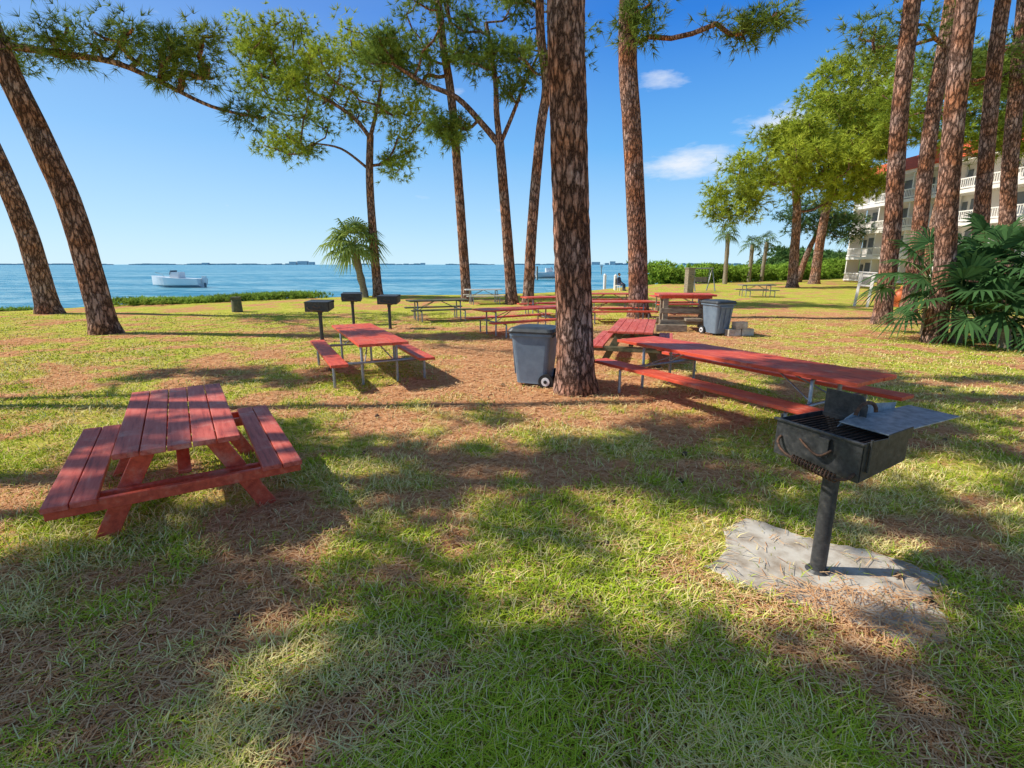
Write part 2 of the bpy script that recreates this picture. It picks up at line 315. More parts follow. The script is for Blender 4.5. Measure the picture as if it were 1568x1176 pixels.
# ---------------------------------------------------------------- grass blades
def sample(N,ymax,y0=1.15):
    y=y0*(ymax/y0)**rng.random(N); x=(rng.random(N)*2-1)*(y*1.12+.5); return x,y
def on_slab(x,y): 
    u=(x-2.06)*.80+(y-3.02)*-.60; v=(x-2.06)*.60+(y-3.02)*.80
    return (np.abs(u)<.62)&(np.abs(v)<.48)
def blades(N,ymax):
    x,y=sample(N,ymax); s=straw_mask(x,y); dens=.25+.75*sst(.25,.6,fbm(x*2.2,y*2.2,40))
    keep=(rng.random(N)<(1.05-.97*s)*dens)&(~on_slab(x,y)|(rng.random(N)<.05))&(y<yshore(x)); x=x[keep];y=y[keep];s=s[keep]; k=len(x)
    z=gz(x,y); sc=np.clip(y/4.5,1,4)
    hgt=(.03+.05*rng.random(k))*(.6+.8*fbm(x*1.3,y*1.3,50))*np.clip(1.15-.25*s,.6,2)*np.clip(1.2-y/18,.4,1); wd=(.004+.0042*rng.random(k))*sc
    az=rng.random(k)*6.283; lean=.5+1.5*rng.random(k)
    dx=np.cos(az);dy=np.sin(az); px=-dy;py=dx
    B=np.stack([x,y,z],1); P=np.stack([px,py,np.zeros(k)],1)*wd[:,None]/2
    U=np.array([0,0,1.]); Dv=np.stack([dx,dy,np.zeros(k)],1)
    mid=B+U*(hgt*.6)[:,None]+Dv*(hgt*lean*.35)[:,None]
    tip=B+U*(hgt*(1.0-.25*lean*.5))[:,None]+Dv*(hgt*lean)[:,None]
    vs=np.stack([B-P,B+P,mid+P*.85,mid-P*.85,tip+P*.12,tip-P*.12],1).reshape(-1,3)
    base=(np.arange(k)*6)[:,None]; idx=(base+np.array([[0,1,2,3,3,2,4,5]])).ravel()
    tcol=rng.random(k); dry=(rng.random(k)<(.18+.4*s+.5*sst(.45,.64,fbm(x*.9,y*.9,60))+.15*sst(4,9,y)))
    g=np.stack([.29+.32*tcol,.44+.24*tcol,.025+.04*tcol],1)
    d=np.stack([.84+.12*tcol,.66+.17*tcol,.24+.15*tcol],1)
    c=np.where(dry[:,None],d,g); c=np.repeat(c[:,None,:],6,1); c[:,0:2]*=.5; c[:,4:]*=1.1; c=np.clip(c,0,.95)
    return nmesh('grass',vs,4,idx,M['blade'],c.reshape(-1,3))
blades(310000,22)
def needles_ground(N,ymax):
    x,y=sample(N,ymax); s=straw_mask(x,y); sl_=on_slab(x,y); cov=np.where(y<2.80+.3*(fbm(x*4,y*4,70)-.5)*2,.95,.10)
    keep=(rng.random(N)<.16+.9*s)&(y<yshore(x)-1)&(~sl_|(rng.random(N)<cov)); x=x[keep];y=y[keep];sl_=sl_[keep]; k=len(x)
    sc=np.clip(y/4.5,1,4); ln=(.06+.07*rng.random(k))*np.sqrt(sc); wd=.0024*sc*(.7+.6*rng.random(k))
    az=rng.random(k)*6.283; z=gz(x,y)+.006+.035*rng.random(k)+sl_*.014
    dx=np.cos(az)*ln;dy=np.sin(az)*ln; tz=(rng.random(k)-.5)*.03*(1-sl_)
    px=-np.sin(az)*wd;py=np.cos(az)*wd
    a=np.stack([x-px,y-py,z],1);b_=np.stack([x+px,y+py,z],1);c=np.stack([x+dx+px,y+dy+py,z+tz],1);d=np.stack([x+dx-px,y+dy-py,z+tz],1)
    vs=np.stack([a,b_,c,d],1).reshape(-1,3); t=rng.random(k)[:,None]
    col=np.array([.56,.25,.095])*(1-t)+np.array([.88,.59,.33])*t
    nmesh('fallen_pine_needles',vs,4,np.arange(4*k),M['straw'],np.repeat(col[:,None,:],4,1).reshape(-1,3))
needles_ground(150000,20)
# pine cones
pc=MB()
for i in range(42):
    y=1.8*(10/1.8)**random.random(); x=random.uniform(-1,1)*(y+.3)
    r=random.uniform(.016,.028); z=gz1(x,y)+r*.8; a=random.random()*6.28
    pts=[(x+math.cos(a)*r*k,y+math.sin(a)*r*k,z) for k in (-1.3,-.8,0,.8,1.4)]
    pc.tube(pts,[r*.3,r*.9,r,r*.7,r*.15],8,0,True,.25)
pc.obj('pine_cones',['cone'])

# ---------------------------------------------------------------- foliage
def tufts(cent,dirs,nn,ln,wd,col,spread=.75,jit=.25):
    k=len(cent); c=np.repeat(cent,nn,0); d=np.repeat(dirs,nn,0)+rng.normal(size=(k*nn,3))*spread
    d/=np.linalg.norm(d,axis=1)[:,None]+1e-6
    r=rng.normal(size=(k*nn,3)); p=np.cross(d,r); p/=np.linalg.norm(p,axis=1)[:,None]+1e-6
    L_=ln*(.7+.6*rng.random(k*nn)); tip=c+d*L_[:,None]; tip[:,2]-=L_*.12
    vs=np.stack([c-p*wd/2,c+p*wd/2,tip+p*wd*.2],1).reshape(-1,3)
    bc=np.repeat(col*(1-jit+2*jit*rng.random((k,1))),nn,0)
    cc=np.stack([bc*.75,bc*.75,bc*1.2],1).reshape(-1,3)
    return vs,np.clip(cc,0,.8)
def interp_path(pts,step):
    out=[];pts=[Vector(p) for p in pts]
    for i in range(len(pts)-1):
        p0=pts[max(i-1,0)];p1=pts[i];p2=pts[i+1];p3=pts[min(i+2,len(pts)-1)]
        n=max(1,int((p2-p1).length/step))
        for j in range(n):
            t=j/n; out.append(.5*((2*p1)+(p2-p0)*t+(2*p0-5*p1+4*p2-p3)*t*t+(3*p1-p0-3*p2+p3)*t**3))
    out.append(pts[-1]); return out
def pine(trunk,r0,r1,lobes=(),limbs=(),crad=.8,nt=26,nn=12,nl=.32,nw=.03,near=False,col=(.085,.13,.028),seed=0,bmat='barkfar',lowat=.45,clear=(),flat=.32):
    random.seed(seed); e=empty('pine_tree',trunk[0])
    E=Vector(trunk[0]); b=MB()
    path=interp_path(trunk,.12 if near else .5); K=len(path); z0=path[0].z; zt=path[-1].z
    rad=[]
    for p in path:
        f=(p.z-z0)/(zt-z0); r=r0*(1-f)+r1*f; r*=1+.38*math.exp(-(p.z-z0)/.30); rad.append(r)
    b.tube([p-E for p in path],rad,36 if near else 14,0,True,.035 if near else .02)
    nodes=[(p,-1) for p in path[int(K*lowat):]]; tn=len(nodes)
    nodes=[(nodes[i][0],i-1) for i in range(tn)]; tips=[0]*tn; chains=[]
    clumps=[]
    for (pts,lr0,lr1) in limbs:
        pp=interp_path(pts,.3); nL=len(pp)
        b.tube([p-E for p in pp],[lr0+(lr1-lr0)*i/(nL-1) for i in range(nL)],8,0)
        for i,p in enumerate(pp[nL//4:]): nodes.append((p,-1)); tips.append(0)
    for (cx,cy,cz,rx,ry,rz,nc) in lobes:
        for i in range(nc):
            while True:
                q=Vector((random.uniform(-1,1),random.uniform(-1,1),random.uniform(-1,1)))
                if .25<q.length<1: break
            c=Vector((cx+q.x*rx,cy+q.y*ry,cz+q.z*rz))
            if clear:
                g=c+tr*(c.z/-tr.z)
                if any(((g.x-a)/rx_)**2+((g.y-b_)/ry_)**2<1 for a,b_,rx_,ry_ in clear): continue
            clumps.append(c)
    P0=np.array([nodes[i][0] for i in range(len(nodes))])
    clumps.sort(key=lambda c:np.min(np.linalg.norm(P0-np.array(c),axis=1)))
    for c in clumps:
        P=np.array([q[0] for q in nodes]); ca=np.array(c); dd=np.linalg.norm(P-ca,axis=1)+.9*np.clip(P[:,2]-ca[2]+.2,0,9)
        j=int(np.argmin(dd)); s=nodes[j][0]; dv=c-s; n=max(2,int(dv.length/.6)); par=j; ch=[j]
        for k in range(1,n+1):
            t=k/n; q=s+dv*t+Vector((random.uniform(-.12,.12),random.uniform(-.12,.12),random.uniform(-.1,.1)-.18*math.sin(t*math.pi)))*min(1,dv.length*.5)*(0 if k==n else 1)
            nodes.append((q,par)); tips.append(0); par=len(nodes)-1; ch.append(par)
        chains.append(ch); 
        q=par
        while q>=0: tips[q]+=1; q=nodes[q][1]
    for ch in chains:
        R=[.017+.02*math.sqrt(max(tips[i],1)) if n_ else 0 for n_,i in enumerate(ch)]; R[0]=R[1]
        b.tube([nodes[i][0]-E for i in ch],R,5,0,False)
    b.obj('trunk',[bmat],parent=e)
    if clumps:
        C=np.array([c-E for c in clumps]); off=rng.normal(size=(len(C),nt,3))*np.array([.5,.5,flat])*crad
        cr=.75+.5*rng.random((len(C),1,1)); off*=cr
        cen=(C[:,None,:]+off).reshape(-1,3); dr=(off/(np.linalg.norm(off,axis=2)[...,None]+.01)+np.array([0,0,.35])).reshape(-1,3)
        cc=np.repeat((.75+.5*rng.random((len(C),1)))*np.array(col)*np.array([1,1,1])+rng.random((len(C),1))*np.array([.07,.05,.0]),nt,0)
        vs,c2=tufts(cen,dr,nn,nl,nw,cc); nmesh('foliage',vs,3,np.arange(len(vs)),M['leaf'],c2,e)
    return e
G0=lambda x,y:(x,y,gz1(x,y)-.05)
YG=(.40,.47,.06); DG=(.19,.28,.06)
# left pair
pine([G0(-19.4,21.5),(-19.7,21.5,3.4),(-20.3,21.4,6.5),(-21,21,10),(-21.3,21,13)],.40,.27,[(-20.5,20,13,4,3.5,2,16),(-20.0,21.3,9.8,2.0,1.5,.9,16)],col=DG,seed=1)
pine([G0(-12.15,15.2),(-12.45,15.2,3.2),(-12.85,15.1,5.2),(-13.5,15,7.6),(-14.2,15,11),(-14.4,15,13)],.34,.23,
     [(-13.5,14.6,13,3.5,3,1.8,16),(-8.9,15.1,7.0,1.0,.6,.45,12),(-9.9,15.2,7.7,1.3,.8,.5,17),(-7.1,15.2,6.0,.5,.4,.2,6),(-11.5,15.2,7.7,1.0,.6,.5,13),(-14.0,15.3,7.7,.9,.7,.5,10),(-8.0,15.1,7.4,.7,.5,.5,6)],
     [([(-13.3,15.05,7.6),(-11.9,15.2,7.45),(-10.6,15.2,7.25),(-9.5,15.2,6.8),(-8.1,15.1,6.15),(-6.9,15.2,5.9)],.10,.03)],crad=.5,nt=22,nl=.26,nw=.02,col=DG,seed=2)
# mid-left spreading pine
pine([G0(-8.4,32.4),(-8.5,32.4,4),(-8.5,32.4,7),(-8.3,32.4,9.4)],.29,.2,
     [(-10.6,32.4,12.4,4.4,3.5,2.7,66),(-12.9,32.2,8.9,1.6,1.5,.9,12),(-6.6,32.4,8.0,1.1,1.1,.9,8),(-6.2,32.4,11,1.5,1.5,2,12),(-13.8,32.4,12.5,1.8,1.8,1.8,18),(-13.5,32,14.5,2,1.5,1.2,14)],
     [([(-8.3,32.4,9.2),(-9.3,32.3,10.4),(-11.2,32.2,11.5),(-13.,32.2,12.3)],.14,.05),([(-8.3,32.4,9.3),(-7.8,32.5,11),(-7.2,32.5,13.4)],.13,.05),([(-8.5,32.4,7.5),(-10,32.2,8.6),(-11.7,32.2,8.9)],.09,.04)],crad=.75,nt=28,nl=.34,nw=.046,col=YG,seed=3,lowat=.7)
# three slim pines
pine([G0(-2.5,28.5),(-2.75,28.5,5),(-3.05,28.4,10),(-3.4,28.3,12.6),(-3.6,28,15)],.27,.18,[(-3.6,28,15.0,3,2.5,1.8,16),(-3.5,28,8.8,1.0,.8,.8,7),(-4.6,28.2,11.8,1.9,1,1.2,18),(-2.2,28,12.3,1.2,1,.8,10)],col=DG,crad=.65,nw=.038,seed=4)
pine([G0(0,27),(-.25,27,3.5),(-.61,27,7.9)],.30,.22,[(-5.6,27,11.8,1.8,1.2,.9,15),(-2.9,27,8.6,.9,.7,1.0,10),(-1.2,27,11.4,1.3,1,.9,12),(.5,27,10.3,.9,.8,.7,7),(-2.5,26.5,13.6,3,2,1.2,12)],
     [([(-.6,27,7.7),(-1.4,27,8.6),(-2.64,27,9.8),(-4.1,27,10.4),(-5.7,27,11.3)],.17,.07),([(-.6,27,7.8),(-.75,27,9.2),(-.8,27,10.6),(-1.2,27,13)],.17,.08),([(-.6,27,7.7),(.0,27,9),(.6,27,10.4),(1.4,27,12)],.12,.05)],col=DG,crad=.6,nw=.038,seed=5,lowat=.8)
pine([G0(.8,26.1),(1.0,26.1,4),(1.35,26.1,8.2),(1.6,26.1,10),(1.3,26,12),(1.2,26,14.5)],.28,.19,[(1.6,26,14.0,3.2,2.5,1.8,18),(.3,26,11.2,.9,.8,.6,7),(2.3,26,11.5,.9,.9,.6,6)],col=DG,crad=.65,nw=.038,seed=6)
# main pine
pine([G0(1.03,7.97),(.98,7.97,1),(.9,7.97,2.4),(.80,7.97,4.2),(.74,7.97,5.5),(.7,8,9),(.8,8,13)],.285,.22,[(.8,8,13.2,4,3.5,1.8,18)],near=True,bmat='bark',col=DG,seed=7)
pine([G0(4.98,20.1),(4.75,20.1,3),(4.36,20.1,6.7),(4.05,20.1,9.5),(4,20,14)],.37,.30,[(4.5,20,14,4,3.5,2,16),(8.5,19.5,9.9,2.0,.8,.45,11),(4.3,19.6,9.9,1.3,.8,.6,8)],col=DG,seed=8,bmat='bark',crad=.6)
# right group
pine([G0(12.9,17.8),(12.75,17.8,3),(12.42,17.8,6.2),(12.26,17.8,8.7),(12.2,18,14)],.27,.21,[(12,18,13.5,3,3,1.5,12)],col=DG,seed=9,bmat='bark')
pine([G0(16.6,21.5),(16.5,21.5,3),(16.24,21.5,7),(16.23,21.5,10),(16.2,21.5,15)],.28,.23,[(17,22,15,3,3,1.6,12),(17.5,23,9.6,1.6,1,.9,10),(14.4,21.5,10.2,1.5,1.2,.8,10)],col=DG,seed=10,bmat='bark')
pine([G0(11.1,13.3),(11.0,13.3,2),(10.75,13.3,3.7),(10.43,13.3,7),(10.2,13.3,12)],.235,.19,[(10.5,13.5,12,3,3,1.4,12)],col=DG,seed=11,bmat='bark')
pine([G0(19.2,21.5),(19,21.5,3),(18.75,21.5,5),(18.18,21.5,10),(18,21.5,14)],.28,.22,[(18.5,21.5,14,3,3,1.5,12),(19.3,23,9.6,1.3,1,.9,10)],col=DG,seed=12,bmat='bark')
pine([G0(21.9,23),(21.5,23,3),(20.96,23,6.2),(20.4,23,10.6),(20,23,14)],.30,.24,[(20.5,23,14,3,3,1.5,12),(20.8,24,10.2,1.8,1,.9,12),(22.2,24,8.4,1.1,1,.8,9)],col=DG,seed=13,bmat='bark')
# mid-right big pines
pine([G0(25.2,46.6),(25.0,46.6,3.5),(24.8,46.6,6.5),(24.3,46.6,9)],.45,.28,[(24.5,46.5,10.4,6.0,4.5,2.8,90),(19.2,46.3,7.2,2.6,2,1.6,22),(29,46.5,8.8,2.8,2,2,24),(24,46.5,12.6,3,2.5,1.3,20)],crad=1.05,nt=30,nn=11,nl=.5,nw=.07,col=YG,seed=14,lowat=.55)
pine([G0(32,55),(32.2,55,7),(33,55,12),(33.5,55,17)],.5,.25,[(33.2,55,17,4.6,4,5.0,105),(36,54,14.5,2.5,3,2.5,28),(29.5,55,11.5,2,2,1.5,14)],crad=1.2,nt=30,nn=11,nl=.55,nw=.08,col=YG,seed=15)
pine([G0(31.5,40),(31.8,40,6),(32,40,14)],.4,.2,[(31.5,40,13.6,5.4,3.5,3.2,100),(35.5,39,11.2,3.2,2,2.0,40)],crad=1.0,nt=26,nn=11,nl=.45,nw=.06,col=(.30,.40,.055),seed=16)
pine([G0(33.5,61),(34.5,61,4),(36,61,7)],.4,.2,[(34.5,61,7.4,3.4,3,2.2,40),(38,61,6,2.6,2,1.8,18)],crad=1.1,nt=22,nn=10,nl=.5,nw=.08,col=(.10,.19,.08),seed=17)
# pines outside the frame to the left that shade the lawn
SH=dict(col=DG,crad=.40,nt=46,nw=.05,nn=10,nl=.20,flat=.2,clear=((1.75,3.15,1.5,.72),(-4.8,6.9,2.6,1.2),(-2.75,4.0,.55,.5),(-1.5,3.5,.6,.3),(.2,3.9,.8,.3),(-.9,2.2,.9,.22),(3.9,2.4,.9,.4),(-.6,6.2,1.3,.45),(3.0,4.4,.9,.3),(-2.3,1.6,.7,.2)))
k42=math.cos(EL)/math.sin(EL)
def shade(sx_,sy,rx,ry,n,z,seed,base,rz=.7):
    cx=sx_-z*k42*.997; cy=sy+.07*z*k42
    pine([G0(*base),(base[0],base[1],z*.6),(base[0]*.7+cx*.3,base[1]*.7+cy*.3,z+.5)],.20,.10,[(cx,cy,z,rx,ry,rz,n)],seed=seed,lowat=.6,**SH)
shade(-1.0,4.9,3.6,1.9,34,10,18,(-14,4.2))
shade(.8,1.9,3.4,1.0,29,9.4,19,(-10.5,.3))
shade(-2.2,2.1,2.6,1.1,25,10,20,(-17,1))
shade(3.8,5.4,3.8,2.0,40,9.6,21,(-9.8,4.9))
shade(4.2,2.2,2.6,1.2,20,9.2,22,(-7.5,-1.5))
shade(-4.0,9.0,3.4,1.0,18,10,23,(-17,8))
shade(6.2,8.6,3.4,1.6,20,10,24,(-13,7.5))

# ---------------------------------------------------------------- palms
def fan(V_,C_,base,d,size,nseg,col,droop):
    d=Vector(d).normalized(); up=Vector((0,0,1)); sd=d.cross(up)
    if sd.length<.1: sd=Vector((1,0,0))
    sd.normalize(); nrm=sd.cross(d)
    tw=random.uniform(-.5,.5); sd2=sd*math.cos(tw)+nrm*math.sin(tw)
    for i in range(nseg):
        a=(i/(nseg-1)-.5)*3.9; dr=(d*math.cos(a)+sd2*math.sin(a)).normalized(); L_=size*(.72+.28*math.cos(a*.6))*random.uniform(.88,1.05)
        p0=base; p1=base+dr*L_*.55+Vector((0,0,-droop*L_*.10)); p2=base+dr*L_*.95+Vector((0,0,-droop*L_*.5))
        q=dr.cross(nrm).normalized()*size*.042+nrm*size*.012*(1 if i%2 else -1)
        k=random.uniform(.75,1.25); c=[x*k for x in col]
        for A in ((p0-q*.3,p0+q*.3,p1+q,p1-q),(p1-q,p1+q,p2+q*.1,p2-q*.1)):
            V_.extend([tuple(z) for z in A]); C_.extend([c]*4)
def palm(name,base,top,r,nleaf,pet,size,col,nseg=16,lo=-.5,droop=1):
    e=empty(name,base); B=Vector(base); b=MB(); T=Vector(top)-B
    if T.length>.5:
        pts=[T*(i/8) for i in range(9)]; b.tube(pts,[r*(1.15 if i==0 else 1+.15*(i%2)) for i in range(9)],10,0,True,.08)
    Vv=[];Cc=[]
    for i in range(nleaf):
        az=i*2.4+random.uniform(-.3,.3); el=lo+(1.35-lo)*((i+.5)/nleaf)
        d=Vector((math.cos(az)*math.cos(el),math.sin(az)*math.cos(el),math.sin(el))); pl=pet*random.uniform(.8,1.2)
        p=T+d*pl; b.tube([T,T+d*pl*.5+Vector((0,0,.04)),p],[.025,.018,.014],4,1,False)
        d2=(d+Vector((0,0,-.35))).normalized(); fan(Vv,Cc,p,d2,size*random.uniform(.85,1.15),nseg,col,droop)
    b.obj('stem',['timber','leafstem'],parent=e)
    Va=np.array(Vv); nmesh('fronds',Va,4,np.arange(len(Va)),M['leaf'],np.array(Cc),e); return e
M['leafstem']=surf('palm_petiole',[(.3,(.08,.12,.03)),(.7,(.16,.2,.05))],(2,2,2),2,.6,0)
random.seed(3)
palm('cabbage_palm',(-9.2,32.4,-.05),(-9.75,32.4,3.1),.2,34,1.1,1.25,(.30,.38,.09))
palm('cabbage_palm',(22.3,54.4,-.05),(22.2,54.4,5.0),.2,18,.8,.9,(.18,.26,.07),12)
palm('cabbage_palm',(27.8,61,-.05),(27.8,61,4.2),.2,16,.8,.9,(.15,.23,.07),12)
palm('cabbage_palm',(30.2,63,-.05),(30.4,63,4.6),.2,16,.9,.9,(.15,.23,.07),12)
palm('cabbage_palm',(42.,65.4,-.05),(42.3,65.4,5.4),.25,20,1.2,1.2,(.15,.23,.07),12)
for (x,y,z,nl_,ps,sz) in ((11.6,13.2,1.0,16,.95,1.0),(12.9,13.6,1.45,17,1.05,1.1),(12.1,12.4,.5,13,.9,1.0),(13.6,12.8,1.0,14,1.0,1.0),(13.4,14.6,1.9,14,1.0,1.0),(11.9,14.6,1.5,12,1.0,.95)):
    palm('saw_palmetto_bush',(x,y,-.05),(x-.1,y,z),.12,nl_,ps,sz,(.07,.15,.05),20,lo=-.35,droop=.6)

# ---------------------------------------------------------------- shrubs
def shrub(name,pts,n,wid,hgt,ln,wd,col):
    e_v=[];P=[Vector((*p,0)) for p in pts]; seg=[(P[i+1]-P[i]).length for i in range(len(P)-1)]; tot=sum(seg)
    c=[]
    for i in range(n):
        s=random.random()*tot; k=0
        while s>seg[k] and k<len(seg)-1: s-=seg[k];k+=1
        q=P[k].lerp(P[k+1],min(1,s/seg[k])); hh=hgt*(.55+.75*float(vn(np.array([q.x*.4]),np.array([q.y*.4]),5)[0]))
        c.append((q.x+random.gauss(0,wid/2),q.y+random.gauss(0,wid/2),max(-.6,gz1(q.x,q.y))+hh*random.random()**.6))
    c=np.array(c); dr=np.tile(np.array([0,0,.6]),(len(c),1))
    hk=np.array([vn(c[:,0]*.8,c[:,1]*.8,6)]).T
    vs,cc=tufts(c,dr,9,ln,wd,np.array(col)*(.7+.7*hk),1.0,.3)
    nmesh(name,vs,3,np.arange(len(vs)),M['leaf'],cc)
shrub('shore_plants',[(-19.6,26),(-17.1,28),(-14.4,31),(-12.5,32.6)],2400,1.0,.30,.2,.06,(.28,.40,.07))
shrub('shore_plants',[(-30,17),(-24.5,21.5),(-22.3,23.4)],1200,.7,.25,.2,.06,(.24,.36,.06))
shrub('mangrove_hedge',[(14.5,55.5),(24,62),(40,72.5),(57,84.5),(80,100)],12000,2.2,2.3,.4,.16,(.28,.42,.06))
shrub('distant_treeline',[(45,92),(60,100),(90,120)],5000,4,4.5,.8,.3,(.13,.22,.06))

# ---------------------------------------------------------------- tables
def rz(ax,ay): return math.atan2(-ax,ay)
def wood_table(name,c,ax,Ln=2.05,W=.78,mats=('red','red2'),bo=.66):
    b=MB(); npk=5; pw=W/npk
    for i in range(npk): b.box((-W/2+pw*(i+.5),random.uniform(-.006,.006),.73+random.uniform(-.002,.002)),(pw-.008,Ln,.04),0,Matrix.Rotation(random.uniform(-.012,.012),3,'Y'))
    for s in (-1,1):
        for k in (-1,1): b.box((s*bo+k*.075,random.uniform(-.005,.005),.43),(.143,Ln*.97,.04),0)
    for s in (-1,1):
        y=s*Ln*.345
        b.box((0,y,.687),(W*.92,.045,.042),1)
        b.box((0,y+s*.048,.365),(2*bo+.30,.045,.086),1)
        for k in (-1,1): b.beam((k*.20,y,.70),(k*.56,y,.0),.045,.13,1,side=(0,1,0))
        b.beam((0,y-s*.05,.41),(0,y-s*.50,.69),.09,.04,1,side=(1,0,0))
    for s in (-1,1):
        y=s*(Ln*.485-.06); b.box((0,y,.387),(2*bo+.28,.045,.083),1)
    b.box((0,0,.69),(W*.9,.07,.038),1)
    return b.obj(name,mats,(c[0],c[1],gz1(*c)+.0),rz(*ax),.006)
wood_table('red_picnic_table',(-2.93,4.30),(.542,-.84))
def tube_table(name,c,ax,Ln=2.4,W=.76,mats=('red2','galv'),bo=.7,npk=3,bw=.27,ends=None):
    b=MB(); pw=W/npk
    for i in range(npk): b.box((-W/2+pw*(i+.5),random.uniform(-.008,.008),.73),(pw-.008,Ln,.045),0)
    for s in (-1,1): b.box((s*bo,0,.43),(bw,Ln,.045),0)
    ys=ends or [-Ln*.36,Ln*.36]
    for y in ys:
        r=.024
        b.tube([(-W*.36,y,0),(-W*.36,y,.66),(-W*.33,y,.685),(W*.33,y,.685),(W*.36,y,.66),(W*.36,y,0)],r,8,1)
        for k in (-1,1):
            b.tube([(k*(bo+.05),y+.05,0),(k*(bo+.05),y+.05,.36),(k*(bo),y+.05,.385),(k*W*.34,y+.05,.385)],r,8,1)
        b.tube([(-bo,y+.05,.385),(bo,y+.05,.385)],r*.8,8,1)
        sgn=-1 if y>0 else 1
        for k in (-1,1): b.tube([(k*W*.3,y,.38),(k*.05,y+sgn*.65,.69)],.012,6,1)
    return b.obj(name,mats,(c[0],c[1],gz1(*c)),rz(*ax),.006)
tube_table('metal_frame_picnic_table',(-2.77,9.6),(.45,-.893),3.05,.82,bo=.72)
tube_table('metal_frame_picnic_table',(3.1,7.15),(.50,-.866),3.8,.86,bo=.80,bw=.3)
tube_table('metal_frame_picnic_table',(.3,15.3),(.86,.5),2.9,.8,bo=.75)
tube_table('metal_frame_picnic_table',(4.4,23.4),(1,.03),2.4,.8)
tube_table('metal_frame_picnic_table',(3.7,18.4),(1,.05),2.6,.8)
tube_table('metal_frame_picnic_table',(-2.75,19.0),(.93,.36),2.2,.76,mats=('green_wood','galv'))
tube_table('metal_frame_picnic_table',(-1.5,27),(.95,.2),1.9,.76,mats=('white_wood','galv'))
tube_table('metal_frame_picnic_table',(15.4,32.6),(1,0),2.1,.76,mats=('grey_wood','galv'))
tube_table('metal_frame_picnic_table',(6.9,21.5),(1,.1),2.2,.76)
tube_table('metal_frame_picnic_table',(1.5,20.8),(.95,.3),2.2,.76)
wood_table('red_picnic_table',(2.62,10.9),(-.29,-.957),2.5,.85,mats=('red','green_wood'))

# serving counter
b=MB()
for i in range(4): b.box((0,-.36+.24*i,1.07),(1.7,.225,.06),0)
b.box((0,0,1.0),(1.5,.7,.07),0)
for x in (-.6,.6):
    for y in (-.28,.28): b.box((x,y,.5),(.15,.15,.93),1)
for z in (.25,.6): 
    b.box((0,-.37,z),(1.5,.05,.15),1); b.box((0,.37,z),(1.5,.05,.15),1)
b.box((-.45,-.62,.10),(.9,.16,.2),1); b.box((.2,-.55,.35),(.5,.3,.08),1)
b.obj('serving_counter',['red2','timber'],(5.35,16.0,gz1(5.35,16)),-.12,.01)
b=MB()
for x,z in ((0,.1),(.42,.1),(.2,.305)):
    for dx in (-.17,0,.17): b.box((x+dx,0,z),(.04,.2,.196),0)
    for dy in (-.08,.08): b.box((x,dy,z),(.384,.036,.194),0)
b.obj('cinder_blocks',['conc'],(6.35,14.6,gz1(6.4,14.6)),.2,.005)

# ---------------------------------------------------------------- bins
def cart(c,r,sc=1.0):
    b=MB()
    def ring(w,d,z,cr=.07,yo=0):
        o=[]
        for qx,qy,a0 in ((1,1,0),(-1,1,90),(-1,-1,180),(1,-1,270)):
            for k in range(4):
                a=math.radians(a0+30*k); o.append((qx*(w/2-cr)+cr*math.cos(a),qy*(d/2-cr)+cr*math.sin(a)+yo,z))
        return o
    rs=[ring(.50,.52,.06),ring(.50,.53,.10),ring(.60,.66,.80),ring(.62,.68,.86),ring(.68,.74,.865),ring(.68,.74,.91)]
    vs=[p for q in rs for p in q]; n=16; fs=[(i*n+j,i*n+(j+1)%n,(i+1)*n+(j+1)%n,(i+1)*n+j) for i in range(len(rs)-1) for j in range(n)]
    fs.append(tuple(range(n))[::-1]); b.add(vs,fs,0)
    ls=[ring(.71,.78,.912,.08),ring(.72,.79,.94,.08),ring(.66,.73,.985,.08),ring(.40,.45,1.01,.08)]
    vs=[p for q in ls for p in q]; fs=[(i*n+j,i*n+(j+1)%n,(i+1)*n+(j+1)%n,(i+1)*n+j) for i in range(3) for j in range(n)]
    fs.append(tuple(range(3*n,4*n))); fs.append(tuple(range(n))[::-1]); b.add(vs,fs,1)
    b.tube([(-.26,.36,.86),(-.26,.47,.95),(.26,.47,.95),(.26,.36,.86)],.018,8,1)
    for s in (-1,1):
        b.tube([(s*.235,.27,.12),(s*.305,.27,.12)],[.125,.125],20,2); b.tube([(s*.30,.27,.12),(s*.315,.27,.12)],[.075,.07],16,3); b.tube([(s*.31,.27,.12),(s*.325,.27,.12)],[.03,.03],10,2)
    b.tube([(-.3,.27,.12),(.3,.27,.12)],.012,8,2)
    for s in (-1,0,1): b.box((s*.17,-.325,.5),(.03,.015,.6),0,Matrix.Rotation(.085,3,'X'))
    b.box((0,-.36,.82),(.44,.05,.05),0)
    return b.obj('wheeled_trash_bin',['bin','binlid','rubber','hull'],(c[0],c[1],gz1(*c)),r,.004)
cart((.40,8.55),math.radians(-110)); cart((5.98,14.9),math.radians(20))

